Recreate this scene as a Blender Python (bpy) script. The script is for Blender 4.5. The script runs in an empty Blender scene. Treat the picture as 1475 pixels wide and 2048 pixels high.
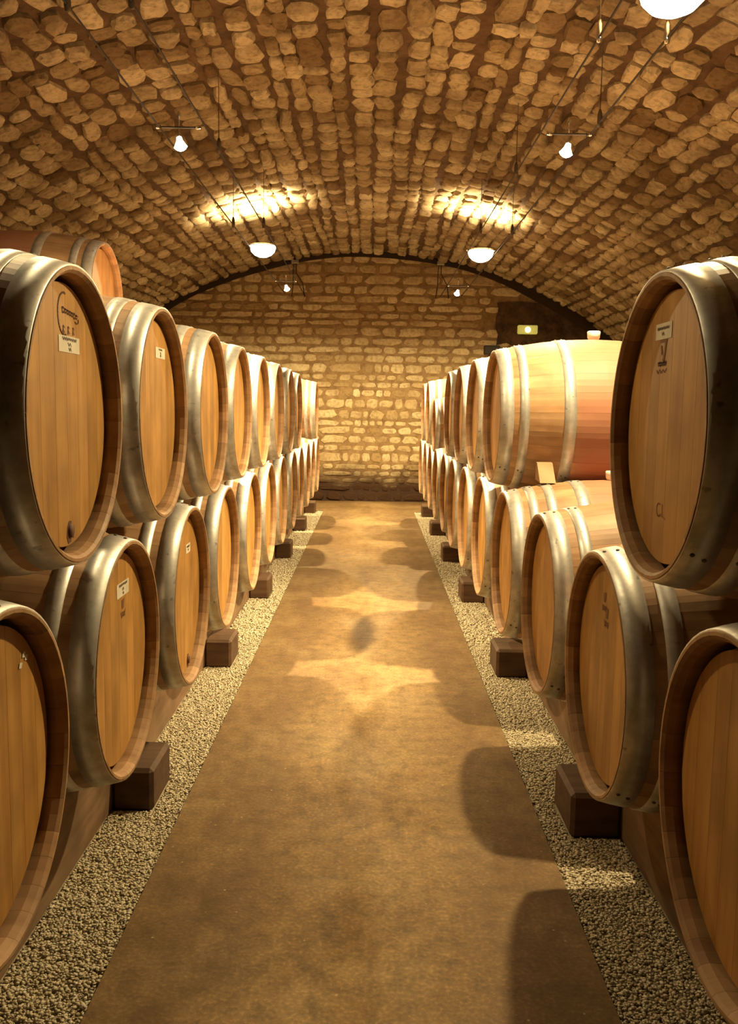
import bpy, math, random
import numpy as np
from mathutils import Matrix, Vector

C = bpy.context.scene.collection
SC = bpy.context.scene
rnd = random.Random(7)
PI = math.pi

# ------------------------------------------------------------------ camera
CAM_H = 1.24
F_PX, PITCH, YAW, ROLL = 1790.2, 0.11509, -0.00126, 0.01602
fw = Vector((math.sin(YAW) * math.cos(PITCH), math.cos(YAW) * math.cos(PITCH), -math.sin(PITCH)))
rt = Vector((math.cos(YAW), -math.sin(YAW), 0.0))
up = rt.cross(fw)
rt2 = rt * math.cos(ROLL) + up * math.sin(ROLL)
up2 = -rt * math.sin(ROLL) + up * math.cos(ROLL)
cam = bpy.data.cameras.new('camera')
cam.sensor_fit = 'VERTICAL'
cam.sensor_height = 36.0
cam.lens = F_PX / 2048 * 36.0
cam.clip_start = 0.02
cam_ob = bpy.data.objects.new('camera', cam)
C.objects.link(cam_ob)
m = Matrix.Identity(4)
for i in range(3):
    m[i][0], m[i][1], m[i][2] = rt2[i], up2[i], -fw[i]
m[2][3] = CAM_H
cam_ob.matrix_world = m
SC.camera = cam_ob

# ------------------------------------------------------------------ world and exposure
w = bpy.data.worlds.new('world')
SC.world = w
w.use_nodes = True
w.node_tree.nodes['Background'].inputs[0].default_value = (0.0, 0.0, 0.0, 1)
w.node_tree.nodes['Background'].inputs[1].default_value = 0.0
SC.view_settings.view_transform = 'Standard'
SC.view_settings.look = 'None'
SC.view_settings.exposure = 0.0
SC.view_settings.gamma = 1.0
SC.view_settings.use_curve_mapping = False

# lamp settings (lamps themselves are built further down, each with its own light)
LAMP_COL = (1.0, 0.76, 0.385)
CABLE_Z = CAM_H + 1.48
BOWL_DOWN, BOWL_UP = 385.0, 270.0
SPOT_POWER = 980.0

# ------------------------------------------------------------------ helpers
def link(o, parent=None):
    C.objects.link(o)
    if parent is not None:
        o.parent = parent
    return o


def mesh_obj(name, verts, faces, mat, parent=None, smooth=False):
    me = bpy.data.meshes.new(name)
    me.from_pydata([tuple(v) for v in verts], [], faces)
    if smooth:
        me.polygons.foreach_set('use_smooth', [True] * len(me.polygons))
    if mat is not None:
        me.materials.append(mat)
    me.update()
    o = bpy.data.objects.new(name, me)
    return link(o, parent)


def inst(name, me, parent=None, mat4=None):
    o = bpy.data.objects.new(name, me)
    if mat4 is not None:
        o.matrix_world = mat4
    return link(o, parent)


def tag(o, label=None, cat=None, group=None, kind=None):
    if label: o['label'] = label
    if cat: o['category'] = cat
    if group: o['group'] = group
    if kind: o['kind'] = kind
    return o


def empty(name, loc, rotz=0.0):
    o = bpy.data.objects.new(name, None)
    o.empty_display_size = 0.1
    o.location = loc
    o.rotation_euler = (0, 0, rotz)
    return link(o)


def box_vf(x0, x1, y0, y1, z0, z1):
    v = [(x0, y0, z0), (x1, y0, z0), (x1, y1, z0), (x0, y1, z0), (x0, y0, z1), (x1, y0, z1), (x1, y1, z1), (x0, y1, z1)]
    f = [(0, 3, 2, 1), (4, 5, 6, 7), (0, 1, 5, 4), (1, 2, 6, 5), (2, 3, 7, 6), (3, 0, 4, 7)]
    return v, f


def chamfer_box_vf(x0, x1, y0, y1, z0, z1, c):
    """a box whose edges are cut back by c"""
    xs, ys, zs = (x0, x1), (y0, y1), (z0, z1)
    v, idx = [], {}
    for i in (0, 1):
        for j in (0, 1):
            for k in (0, 1):
                sx, sy, sz = (1 - 2 * i) * c, (1 - 2 * j) * c, (1 - 2 * k) * c
                for a, (dx, dy, dz) in enumerate(((0, sy, sz), (sx, 0, sz), (sx, sy, 0))):
                    idx[i, j, k, a] = len(v)
                    v.append((xs[i] + dx, ys[j] + dy, zs[k] + dz))
    f = []
    for i in (0, 1):
        q = [idx[i, 0, 0, 0], idx[i, 0, 1, 0], idx[i, 1, 1, 0], idx[i, 1, 0, 0]]
        f.append(q if i == 0 else q[::-1])
        q = [idx[0, i, 0, 1], idx[1, i, 0, 1], idx[1, i, 1, 1], idx[0, i, 1, 1]]
        f.append(q if i == 0 else q[::-1])
        q = [idx[0, 0, i, 2], idx[0, 1, i, 2], idx[1, 1, i, 2], idx[1, 0, i, 2]]
        f.append(q if i == 0 else q[::-1])
    for a in (0, 1):
        for b in (0, 1):
            f.append([idx[a, b, 0, 0], idx[a, b, 1, 0], idx[a, b, 1, 1], idx[a, b, 0, 1]])
            f.append([idx[a, 0, b, 0], idx[a, 1, b, 0], idx[a, 1, b, 2], idx[a, 0, b, 2]])
            f.append([idx[0, a, b, 1], idx[1, a, b, 1], idx[1, a, b, 2], idx[0, a, b, 2]])
    for i in (0, 1):
        for j in (0, 1):
            for k in (0, 1):
                f.append([idx[i, j, k, 0], idx[i, j, k, 1], idx[i, j, k, 2]])
    return v, f


def fix_normals(o):
    import bmesh
    bm = bmesh.new()
    bm.from_mesh(o.data)
    bmesh.ops.recalc_face_normals(bm, faces=bm.faces)
    bm.to_mesh(o.data)
    bm.free()
    return o


def tube_vf(pts, r, n=8, caps=True):
    pts = [Vector(p) for p in pts]
    v, f = [], []
    for i, p in enumerate(pts):
        d = (pts[min(i + 1, len(pts) - 1)] - pts[max(i - 1, 0)]).normalized()
        a = Vector((0, 0, 1)) if abs(d.z) < 0.9 else Vector((1, 0, 0))
        u = d.cross(a).normalized(); w_ = d.cross(u)
        for k in range(n):
            t = 2 * PI * k / n
            v.append(p + (u * math.cos(t) + w_ * math.sin(t)) * r)
    for i in range(len(pts) - 1):
        for k in range(n):
            k2 = (k + 1) % n
            f.append((i * n + k, i * n + k2, (i + 1) * n + k2, (i + 1) * n + k))
    if caps:
        f.append(tuple(range(n)))
        f.append(tuple(reversed(range((len(pts) - 1) * n, len(pts) * n))))
    return v, f


def lathe_vf(profile, n=20, closed=False, axis='Z'):
    v, f = [], []
    for (r, h) in profile:
        for k in range(n):
            t = 2 * PI * k / n
            if axis == 'Z': v.append((r * math.cos(t), r * math.sin(t), h))
            else: v.append((h, r * math.cos(t), r * math.sin(t)))
    m_ = len(profile)
    for i in range(m_ if closed else m_ - 1):
        j = (i + 1) % m_
        for k in range(n):
            k2 = (k + 1) % n
            f.append((i * n + k, i * n + k2, j * n + k2, j * n + k))
    return v, f


# ------------------------------------------------------------------ materials
def new_mat(name):
    mt = bpy.data.materials.new(name)
    mt.use_nodes = True
    nt = mt.node_tree
    return mt, nt, nt.nodes['Principled BSDF']


def N(nt, typ, **kw):
    n = nt.nodes.new(typ)
    for k, v in kw.items():
        if k in n.inputs.keys(): n.inputs[k].default_value = v
        else: setattr(n, k, v)
    return n


def ramp(nt, stops, interp='LINEAR'):
    r = nt.nodes.new('ShaderNodeValToRGB')
    r.color_ramp.interpolation = interp
    el = r.color_ramp.elements
    while len(el) < len(stops): el.new(0.5)
    for e, (p, c) in zip(el, stops):
        e.position = p
        e.color = (c[0], c[1], c[2], 1) if not isinstance(c, (int, float)) else (c, c, c, 1)
    return r


def mixc(nt, a, b, fac, mode='MIX'):
    n = nt.nodes.new('ShaderNodeMix')
    n.data_type = 'RGBA'
    n.blend_type = mode
    for i, val in ((0, fac), (6, a), (7, b)):
        if hasattr(val, 'is_linked'): nt.links.new(val, n.inputs[i])
        elif isinstance(val, (int, float)): n.inputs[i].default_value = val
        else: n.inputs[i].default_value = (val[0], val[1], val[2], 1)
    return n.outputs[2]


def bump(nt, bsdf, h, strength=0.3, dist=0.01):
    b = nt.nodes.new('ShaderNodeBump')
    b.inputs['Strength'].default_value = strength
    b.inputs['Distance'].default_value = dist
    nt.links.new(h, b.inputs['Height'])
    nt.links.new(b.outputs[0], bsdf.inputs['Normal'])


def mapped(nt, src, scale, offset=None):
    mp = nt.nodes.new('ShaderNodeMapping')
    mp.inputs['Scale'].default_value = scale
    nt.links.new(src, mp.inputs['Vector'])
    if offset is not None: nt.links.new(offset, mp.inputs['Location'])
    return mp.outputs[0]


def rand_offset(nt):
    oi = nt.nodes.new('ShaderNodeObjectInfo')
    mu = N(nt, 'ShaderNodeMath', operation='MULTIPLY')
    mu.inputs[1].default_value = 37.0
    nt.links.new(oi.outputs['Random'], mu.inputs[0])
    return oi.outputs['Random'], mu.outputs[0]


def wood_mat(name, dark, mid, light, grain, rough=0.55, stain=None, bands=True):
    """grain = scale of the grain noise along object X, Y, Z"""
    mt, nt, bs = new_mat(name)
    tc = nt.nodes.new('ShaderNodeTexCoord')
    r, off = rand_offset(nt)
    vec = mapped(nt, tc.outputs['Object'], grain, off)
    n1 = N(nt, 'ShaderNodeTexNoise', Scale=1.0, Detail=6.0, Roughness=0.62)
    nt.links.new(vec, n1.inputs['Vector'])
    cr = ramp(nt, [(0.25, dark), (0.5, mid), (0.78, light)])
    nt.links.new(n1.outputs[0], cr.inputs[0])
    n2 = N(nt, 'ShaderNodeTexNoise', Scale=4.0, Detail=3.0)
    vec2 = mapped(nt, tc.outputs['Object'], (1.5, 1.5, 1.5), off)
    nt.links.new(vec2, n2.inputs['Vector'])
    blot = ramp(nt, [(0.3, 0.72), (0.62, 1.08)])
    nt.links.new(n2.outputs[0], blot.inputs[0])
    col = mixc(nt, cr.outputs[0], blot.outputs[0], 1.0, 'MULTIPLY')
    tone = ramp(nt, [(0.0, (0.86, 0.84, 0.80)), (0.5, (1.0, 0.98, 0.96)), (1.0, (1.10, 1.09, 1.07))])
    nt.links.new(r, tone.inputs[0])
    col = mixc(nt, col, tone.outputs[0], 1.0, 'MULTIPLY')
    if stain is not None:
        sx = nt.nodes.new('ShaderNodeSeparateXYZ')
        nt.links.new(tc.outputs['Object'], sx.inputs[0])
        sr = ramp(nt, [(0.30, 0.0), (0.34, 1.0), (0.58, 1.0), (0.62, 0.0)])
        nt.links.new(sx.outputs[0], sr.inputs[0])
        fm = N(nt, 'ShaderNodeMath', operation='MULTIPLY')
        fm.inputs[1].default_value = 0.75
        nt.links.new(sr.outputs[0], fm.inputs[0])
        col = mixc(nt, col, stain, fm.outputs[0])
    nt.links.new(col, bs.inputs['Base Color'])
    bs.inputs['Roughness'].default_value = rough
    bs.inputs['Specular IOR Level'].default_value = 0.3
    bump(nt, bs, n1.outputs[0], 0.12, 0.003)
    return mt


M = {}
M['head'] = wood_mat('oak_head', (0.33, 0.160, 0.042), (0.455, 0.245, 0.068), (0.53, 0.315, 0.100), (6, 26, 2.2), 0.5)
M['stave'] = wood_mat('oak_stave', (0.28, 0.150, 0.070), (0.40, 0.242, 0.125), (0.50, 0.325, 0.18), (2.2, 22, 22), 0.55, stain=(0.385, 0.164, 0.107))
M['block'] = wood_mat('dark_block', (0.056, 0.028, 0.014), (0.099, 0.053, 0.028), (0.136, 0.081, 0.043), (3, 30, 30), 0.7)
M['rail'] = wood_mat('rail_timber', (0.136, 0.076, 0.043), (0.212, 0.132, 0.076), (0.281, 0.187, 0.111), (18, 1.6, 18), 0.75)
M['wedge'] = wood_mat('pale_wedge', (0.30, 0.18, 0.09), (0.40, 0.26, 0.145), (0.48, 0.33, 0.2), (3, 14, 14), 0.7)
M['beam'] = wood_mat('old_beam', (0.05, 0.027, 0.013), (0.10, 0.055, 0.026), (0.15, 0.09, 0.045), (1.5, 14, 14), 0.8)


def steel_mat(name, lo, hi, rough):
    mt, nt, bs = new_mat(name)
    tc = nt.nodes.new('ShaderNodeTexCoord')
    r, off = rand_offset(nt)
    vec = mapped(nt, tc.outputs['Object'], (9, 9, 9), off)
    n1 = N(nt, 'ShaderNodeTexNoise', Scale=1.6, Detail=7.0, Roughness=0.65)
    nt.links.new(vec, n1.inputs['Vector'])
    cr = ramp(nt, [(0.35, lo), (0.62, hi)])
    nt.links.new(n1.outputs[0], cr.inputs[0])
    vec2 = mapped(nt, tc.outputs['Object'], (40, 40, 40), off)
    n2 = N(nt, 'ShaderNodeTexNoise', Scale=1.0, Detail=2.0)
    nt.links.new(vec2, n2.inputs['Vector'])
    sp = ramp(nt, [(0.66, 1.0), (0.74, 0.55)])
    nt.links.new(n2.outputs[0], sp.inputs[0])
    col = mixc(nt, cr.outputs[0], sp.outputs[0], 1.0, 'MULTIPLY')
    nt.links.new(col, bs.inputs['Base Color'])
    bs.inputs['Metallic'].default_value = 0.6
    rr = ramp(nt, [(0.3, rough + 0.12), (0.7, rough - 0.06)])
    nt.links.new(n1.outputs[0], rr.inputs[0])
    nt.links.new(rr.outputs[0], bs.inputs['Roughness'])
    return mt


M['hoop'] = steel_mat('galvanised_hoop', (0.44, 0.43, 0.40), (0.68, 0.675, 0.65), 0.42)
M['rivet'] = steel_mat('dark_rivet', (0.10, 0.09, 0.08), (0.2, 0.18, 0.16), 0.6)


def plain(name, col, rough=0.6, metal=0.0, emit=None, strength=0.0):
    mt, nt, bs = new_mat(name)
    tc = nt.nodes.new('ShaderNodeTexCoord')
    n1 = N(nt, 'ShaderNodeTexNoise', Scale=22.0, Detail=3.0)
    nt.links.new(tc.outputs['Object'], n1.inputs['Vector'])
    r = ramp(nt, [(0.3, tuple(c * 0.88 for c in col)), (0.7, tuple(min(1, c * 1.08) for c in col))])
    nt.links.new(n1.outputs[0], r.inputs[0])
    nt.links.new(r.outputs[0], bs.inputs['Base Color'])
    bs.inputs['Roughness'].default_value = rough
    bs.inputs['Metallic'].default_value = metal
    if emit:
        bs.inputs['Emission Color'].default_value = (*emit, 1)
        bs.inputs['Emission Strength'].default_value = strength
    return mt


M['paper'] = plain('label_paper', (0.72, 0.68, 0.55), 0.8)
M['ink'] = plain('ink', (0.10, 0.055, 0.03), 0.8)
M['brand'] = plain('burnt_brand', (0.19, 0.075, 0.026), 0.8)
M['pencil'] = plain('pencil', (0.24, 0.10, 0.04), 0.8)
M['peg'] = plain('dark_peg', (0.10, 0.035, 0.015), 0.7)
M['silicone'] = plain('silicone_bung', (0.85, 0.80, 0.70), 0.5)
M['cable'] = plain('dark_cable', (0.02, 0.014, 0.01), 0.6)
M['chrome'] = plain('lamp_chrome', (0.75, 0.73, 0.68), 0.25, 1.0)
M['clip'] = plain('dark_clip', (0.10, 0.075, 0.05), 0.45, 0.3)
M['glow'] = plain('glowing_glass', (0.9, 0.85, 0.75), 0.4, 0.0, (1.0, 0.86, 0.62), 9.0)
M['bulb'] = plain('glowing_bulb', (0.9, 0.85, 0.75), 0.4, 0.0, (1.0, 0.9, 0.7), 30.0)
M['exit_body'] = plain('emergency_light_cover', (0.62, 0.66, 0.30), 0.4, 0.0, (0.70, 0.62, 0.12), 0.45)
M['exit_lamp'] = plain('emergency_light_bulb', (0.9, 0.8, 0.4), 0.4, 0.0, (1.0, 0.80, 0.25), 7.0)
M['black'] = plain('black_box', (0.022, 0.015, 0.01), 0.6)
M['joint'] = plain('dark_joint', (0.035, 0.02, 0.01), 0.95)


def darken_low(nt, pos, col):
    """darker towards the floor over the lowest courses of the end wall"""
    sx = nt.nodes.new('ShaderNodeSeparateXYZ'); nt.links.new(pos, sx.inputs[0])
    n3 = N(nt, 'ShaderNodeTexNoise', Scale=3.0, Detail=3.0); nt.links.new(pos, n3.inputs['Vector'])
    m1 = N(nt, 'ShaderNodeMath', operation='MULTIPLY_ADD')
    m1.inputs[1].default_value = -0.34
    nt.links.new(n3.outputs[0], m1.inputs[0]); nt.links.new(sx.outputs[2], m1.inputs[2])
    dr = ramp(nt, [(0.07, 0.97), (0.34, 0.0)])
    nt.links.new(m1.outputs[0], dr.inputs[0])
    return mixc(nt, col, (0.035, 0.014, 0.006), dr.outputs[0])


def stone_mat(name, lo, mid, hi, dirt, low_dark=False, seedscale=5.0):
    mt, nt, bs = new_mat(name)
    geo = nt.nodes.new('ShaderNodeNewGeometry')
    pos = geo.outputs['Position']
    oi = nt.nodes.new('ShaderNodeObjectInfo')
    at = N(nt, 'ShaderNodeAttribute', attribute_name='tone')
    ad = N(nt, 'ShaderNodeMath', operation='ADD')
    nt.links.new(oi.outputs['Random'], ad.inputs[0]); nt.links.new(at.outputs['Fac'], ad.inputs[1])
    fr = N(nt, 'ShaderNodeMath', operation='FRACT')
    nt.links.new(ad.outputs[0], fr.inputs[0])
    tone = ramp(nt, [(0.0, lo), (0.22, mid), (1.0, hi)])
    nt.links.new(fr.outputs[0], tone.inputs[0])
    n1 = N(nt, 'ShaderNodeTexNoise', Scale=26.0, Detail=5.0, Roughness=0.65)
    nt.links.new(pos, n1.inputs['Vector'])
    pit = ramp(nt, [(0.32, 0.55), (0.52, 1.0), (0.8, 1.1)])
    nt.links.new(n1.outputs[0], pit.inputs[0])
    col = mixc(nt, tone.outputs[0], pit.outputs[0], 1.0, 'MULTIPLY')
    n2 = N(nt, 'ShaderNodeTexNoise', Scale=2.3, Detail=5.0, Roughness=0.7)
    nt.links.new(pos, n2.inputs['Vector'])
    dm = ramp(nt, [(0.44, 0.0), (0.68, 0.8)])
    nt.links.new(n2.outputs[0], dm.inputs[0])
    col = mixc(nt, col, dirt, dm.outputs[0])
    if low_dark: col = darken_low(nt, pos, col)
    nt.links.new(col, bs.inputs['Base Color'])
    bs.inputs['Roughness'].default_value = 0.9
    bs.inputs['Specular IOR Level'].default_value = 0.15
    bump(nt, bs, n1.outputs[0], 0.55, 0.012)
    return mt


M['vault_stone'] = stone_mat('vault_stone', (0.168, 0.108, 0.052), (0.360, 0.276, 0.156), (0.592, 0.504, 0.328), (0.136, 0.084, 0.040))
M['wall_stone'] = stone_mat('wall_stone', (0.327, 0.224, 0.103), (0.516, 0.396, 0.215), (0.654, 0.542, 0.327), (0.327, 0.215, 0.103), low_dark=True)


def mortar_mat(name, a, b, low_dark=False):
    mt, nt, bs = new_mat(name)
    geo = nt.nodes.new('ShaderNodeNewGeometry')
    n1 = N(nt, 'ShaderNodeTexNoise', Scale=9.0, Detail=8.0, Roughness=0.7)
    nt.links.new(geo.outputs['Position'], n1.inputs['Vector'])
    r = ramp(nt, [(0.35, a), (0.7, b)])
    nt.links.new(n1.outputs[0], r.inputs[0])
    col = r.outputs[0]
    if low_dark: col = darken_low(nt, geo.outputs['Position'], col)
    nt.links.new(col, bs.inputs['Base Color'])
    bs.inputs['Roughness'].default_value = 0.95
    bump(nt, bs, n1.outputs[0], 0.8, 0.02)
    return mt


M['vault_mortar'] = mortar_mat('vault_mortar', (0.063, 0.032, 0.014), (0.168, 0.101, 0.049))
M['wall_mortar'] = mortar_mat('wall_mortar', (0.180, 0.107, 0.045), (0.377, 0.254, 0.119), low_dark=True)
M['wall_slab'] = mortar_mat('dark_slab', (0.035, 0.018, 0.008), (0.13, 0.07, 0.032))
M['side_wall'] = mortar_mat('side_wall', (0.10, 0.065, 0.035), (0.26, 0.18, 0.10))
M['bed'] = mortar_mat('gravel_bed', (0.288, 0.230, 0.144), (0.446, 0.382, 0.259))


def path_mat():
    mt, nt, bs = new_mat('concrete_path')
    geo = nt.nodes.new('ShaderNodeNewGeometry')
    pos = geo.outputs['Position']
    n1 = N(nt, 'ShaderNodeTexNoise', Scale=2.1, Detail=7.0, Roughness=0.62)
    nt.links.new(pos, n1.inputs['Vector'])
    base = ramp(nt, [(0.30, (0.130, 0.073, 0.025)), (0.5, (0.195, 0.120, 0.046)), (0.72, (0.260, 0.178, 0.078))])
    nt.links.new(n1.outputs[0], base.inputs[0])
    n2 = N(nt, 'ShaderNodeTexNoise', Scale=95.0, Detail=3.0)
    nt.links.new(pos, n2.inputs['Vector'])
    fine = ramp(nt, [(0.3, 0.78), (0.55, 1.0), (0.72, 1.4)])
    nt.links.new(n2.outputs[0], fine.inputs[0])
    col = mixc(nt, base.outputs[0], fine.outputs[0], 1.0, 'MULTIPLY')
    n5 = N(nt, 'ShaderNodeTexNoise', Scale=17.0, Detail=5.0, Roughness=0.7)
    nt.links.new(pos, n5.inputs['Vector'])
    mott = ramp(nt, [(0.32, 0.62), (0.5, 1.0), (0.68, 1.25)])
    nt.links.new(n5.outputs[0], mott.inputs[0])
    col = mixc(nt, col, mott.outputs[0], 1.0, 'MULTIPLY')
    # dark trodden and wet stains along the left edge of the slab
    sx = nt.nodes.new('ShaderNodeSeparateXYZ'); nt.links.new(pos, sx.inputs[0])
    n3 = N(nt, 'ShaderNodeTexNoise', Scale=4.2, Detail=5.0, Roughness=0.6)
    nt.links.new(pos, n3.inputs['Vector'])
    ab = N(nt, 'ShaderNodeMath', operation='ABSOLUTE'); nt.links.new(sx.outputs[0], ab.inputs[0])
    su = N(nt, 'ShaderNodeMath', operation='MULTIPLY_ADD'); su.inputs[1].default_value = 0.75
    nt.links.new(n3.outputs[0], su.inputs[0]); nt.links.new(ab.outputs[0], su.inputs[2])
    ed = ramp(nt, [(0.56, 0.0), (0.72, 0.55), (0.86, 0.35)])
    nt.links.new(su.outputs[0], ed.inputs[0])
    col = mixc(nt, col, (0.085, 0.045, 0.018), ed.outputs[0])
    # pale specks of dried lime
    n4 = N(nt, 'ShaderNodeTexVoronoi', Scale=16.0)
    nt.links.new(pos, n4.inputs['Vector'])
    spk = ramp(nt, [(0.03, 0.5), (0.06, 0.0)])
    nt.links.new(n4.outputs['Distance'], spk.inputs[0])
    col = mixc(nt, col, (0.5, 0.4, 0.25), spk.outputs[0])
    nt.links.new(col, bs.inputs['Base Color'])
    bs.inputs['Roughness'].default_value = 0.72
    bs.inputs['Specular IOR Level'].default_value = 0.3
    bump(nt, bs, n2.outputs[0], 0.25, 0.004)
    return mt


M['path'] = path_mat()


def gravel_mat():
    mt, nt, bs = new_mat('pea_gravel')
    at = N(nt, 'ShaderNodeAttribute', attribute_name='tone')
    r = ramp(nt, [(0.0, (0.245, 0.180, 0.101)), (0.14, (0.418, 0.346, 0.223)), (0.6, (0.504, 0.439, 0.302)), (1.0, (0.590, 0.540, 0.410))])
    nt.links.new(at.outputs['Fac'], r.inputs[0])
    nt.links.new(r.outputs[0], bs.inputs['Base Color'])
    bs.inputs['Roughness'].default_value = 0.8
    return mt


M['gravel'] = gravel_mat()

# ------------------------------------------------------------------ setting
WALL_Y = 11.98
V_XC, V_ZC, V_R = -0.054, -2.115, 5.368
SIDE_X = 3.6
Y_FRONT = -6.5
V_END = 11.86
PATH_L, PATH_R, GRAVEL_END = -0.567, 0.53, 10.8

floor_v, floor_f = box_vf(-SIDE_X - .1, SIDE_X + .1, Y_FRONT, WALL_Y + .1, -0.12, -0.014)
floor = tag(mesh_obj('floor', floor_v, floor_f, M['bed']), kind='structure')
pv, pf = [], []
outline = [(PATH_L, Y_FRONT), (PATH_R, Y_FRONT), (PATH_R, GRAVEL_END), (SIDE_X, GRAVEL_END), (SIDE_X, WALL_Y), (-SIDE_X, WALL_Y), (-SIDE_X, GRAVEL_END), (PATH_L, GRAVEL_END)]
for z in (0.0, -0.014):
    pv += [(x, y, z) for x, y in outline]
pf.append(tuple(range(8)))
for i in range(8):
    j = (i + 1) % 8
    pf.append((i, i + 8, j + 8, j))
path = tag(mesh_obj('path', pv, pf, M['path']), kind='structure')

# vault shell
amax = math.asin(SIDE_X / V_R)
na, ny = 48, 16
vv, vf = [], []
for th in (0.0, 0.25):
    for j in range(ny + 1):
        y = Y_FRONT + (V_END - Y_FRONT) * j / ny
        for i in range(na + 1):
            a = -amax - .03 + (2 * amax + .06) * i / na
            vv.append((V_XC + (V_R + th) * math.sin(a), y, V_ZC + (V_R + th) * math.cos(a)))
w1 = na + 1
lay = w1 * (ny + 1)
for j in range(ny):
    for i in range(na):
        q = (j * w1 + i, (j + 1) * w1 + i, (j + 1) * w1 + i + 1, j * w1 + i + 1)
        vf.append(q[::-1]); vf.append(tuple(lay + k for k in q))
for i in range(na):
    a0, a1 = ny * w1 + i, ny * w1 + i + 1
    vf.append((a0, a1, lay + a1, lay + a0))
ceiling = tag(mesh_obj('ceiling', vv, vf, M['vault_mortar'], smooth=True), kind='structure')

vb = [(-SIDE_X - .3, WALL_Y, -.1), (SIDE_X + .3, WALL_Y, -.1), (SIDE_X + .3, WALL_Y, 3.75), (-SIDE_X - .3, WALL_Y, 3.75)]
v_, f_ = box_vf(-SIDE_X - .3, SIDE_X + .3, WALL_Y, WALL_Y + .3, -.1, 3.8)
wall_back = tag(mesh_obj('wall_back', v_, f_, M['wall_mortar']), kind='structure')
for nm, x0, x1 in (('wall_left', -SIDE_X - .25, -SIDE_X), ('wall_right', SIDE_X, SIDE_X + .25)):
    v_, f_ = box_vf(x0, x1, Y_FRONT, WALL_Y, -.1, 2.0)
    tag(mesh_obj(nm, v_, f_, M['side_wall']), kind='structure')
v_, f_ = box_vf(-SIDE_X - .25, SIDE_X + .25, Y_FRONT - .25, Y_FRONT, -.1, 3.6)
tag(mesh_obj('wall_front', v_, f_, M['side_wall']), kind='structure')

# dark strip along the joint where the vault meets the end wall
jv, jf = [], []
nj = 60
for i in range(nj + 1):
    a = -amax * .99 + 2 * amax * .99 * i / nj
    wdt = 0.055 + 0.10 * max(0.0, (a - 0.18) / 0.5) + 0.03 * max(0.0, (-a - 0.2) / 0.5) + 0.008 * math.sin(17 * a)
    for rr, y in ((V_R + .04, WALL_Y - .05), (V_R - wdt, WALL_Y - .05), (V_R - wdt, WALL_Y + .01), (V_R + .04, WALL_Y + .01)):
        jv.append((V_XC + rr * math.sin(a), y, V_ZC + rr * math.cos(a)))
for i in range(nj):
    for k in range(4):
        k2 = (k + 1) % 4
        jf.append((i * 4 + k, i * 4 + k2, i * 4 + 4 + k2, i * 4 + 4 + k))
tag(fix_normals(mesh_obj('trim_1', jv, jf, M['joint'])), kind='structure')


# ------------------------------------------------------------------ stones
def stone_variant(seed, n=10, p=4.0, jit=0.05):
    r = random.Random(seed)
    ring = []
    ph = r.uniform(0, 0.6)
    for k in range(n):
        t = 2 * PI * (k + ph) / n
        c, s = math.cos(t), math.sin(t)
        q = (abs(c) ** p + abs(s) ** p) ** (-1 / p)
        q *= 1 + r.uniform(-jit * 2.2, jit)
        ring.append((0.5 * q * c, 0.5 * q * s))
    v = []
    tx, ty = r.uniform(-.25, .25), r.uniform(-.25, .25)
    for sc, z, zj in ((1.0, -1.0, 0.0), (0.95, 0.42, 0.10), (0.72, 0.86, 0.14)):
        for (x, y) in ring:
            v.append((x * sc, y * sc, z + (x * tx + y * ty if z > 0 else 0) + r.uniform(-zj, zj)))
    v.append((r.uniform(-.06, .06), r.uniform(-.06, .06), 0.97 + r.uniform(-.1, .1)))
    f = []
    for lv in (0, 1):
        for k in range(n):
            k2 = (k + 1) % n
            f.append((lv * n + k, lv * n + k2, (lv + 1) * n + k2))
            f.append((lv * n + k, (lv + 1) * n + k2, (lv + 1) * n + k))
    for k in range(n):
        f.append((2 * n + k, 2 * n + (k + 1) % n, 3 * n))
    return np.array(v), np.array(f)


VAR = [stone_variant(s, p=(4.0, 6.0, 9.0)[s % 3], jit=0.085) for s in range(24)]
VARW = [stone_variant(100 + s, p=(4.5, 7.0)[s % 2], jit=0.07) for s in range(18)]


def stone_meshes(variants, name, mat):
    out = []
    for v, f in variants:
        me = bpy.data.meshes.new(name)
        me.from_pydata(v.tolist(), [], f.tolist())
        me.materials.append(mat)
        out.append(me)
    return out


def numpy_mesh(name, V, F, mat, tone=None):
    me = bpy.data.meshes.new(name)
    nv, nf = len(V), len(F)
    me.vertices.add(nv)
    me.vertices.foreach_set('co', np.ascontiguousarray(V, dtype=np.float32).ravel())
    me.loops.add(nf * 3)
    me.loops.foreach_set('vertex_index', np.ascontiguousarray(F, dtype=np.int32).ravel())
    me.polygons.add(nf)
    me.polygons.foreach_set('loop_start', np.arange(0, nf * 3, 3, dtype=np.int32))
    me.polygons.foreach_set('loop_total', np.full(nf, 3, dtype=np.int32))
    if tone is not None:
        a = me.attributes.new('tone', 'FLOAT', 'POINT')
        a.data.foreach_set('value', np.ascontiguousarray(tone, dtype=np.float32))
    me.materials.append(mat)
    me.update(calc_edges=True)
    me.validate()
    return me


def project(P):
    d = np.asarray(P) - np.array((0, 0, CAM_H))
    z = d @ np.array(fw)
    return 737.5 + F_PX * (d @ np.array(rt2)) / z, 1024 - F_PX * (d @ np.array(up2)) / z, z


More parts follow.
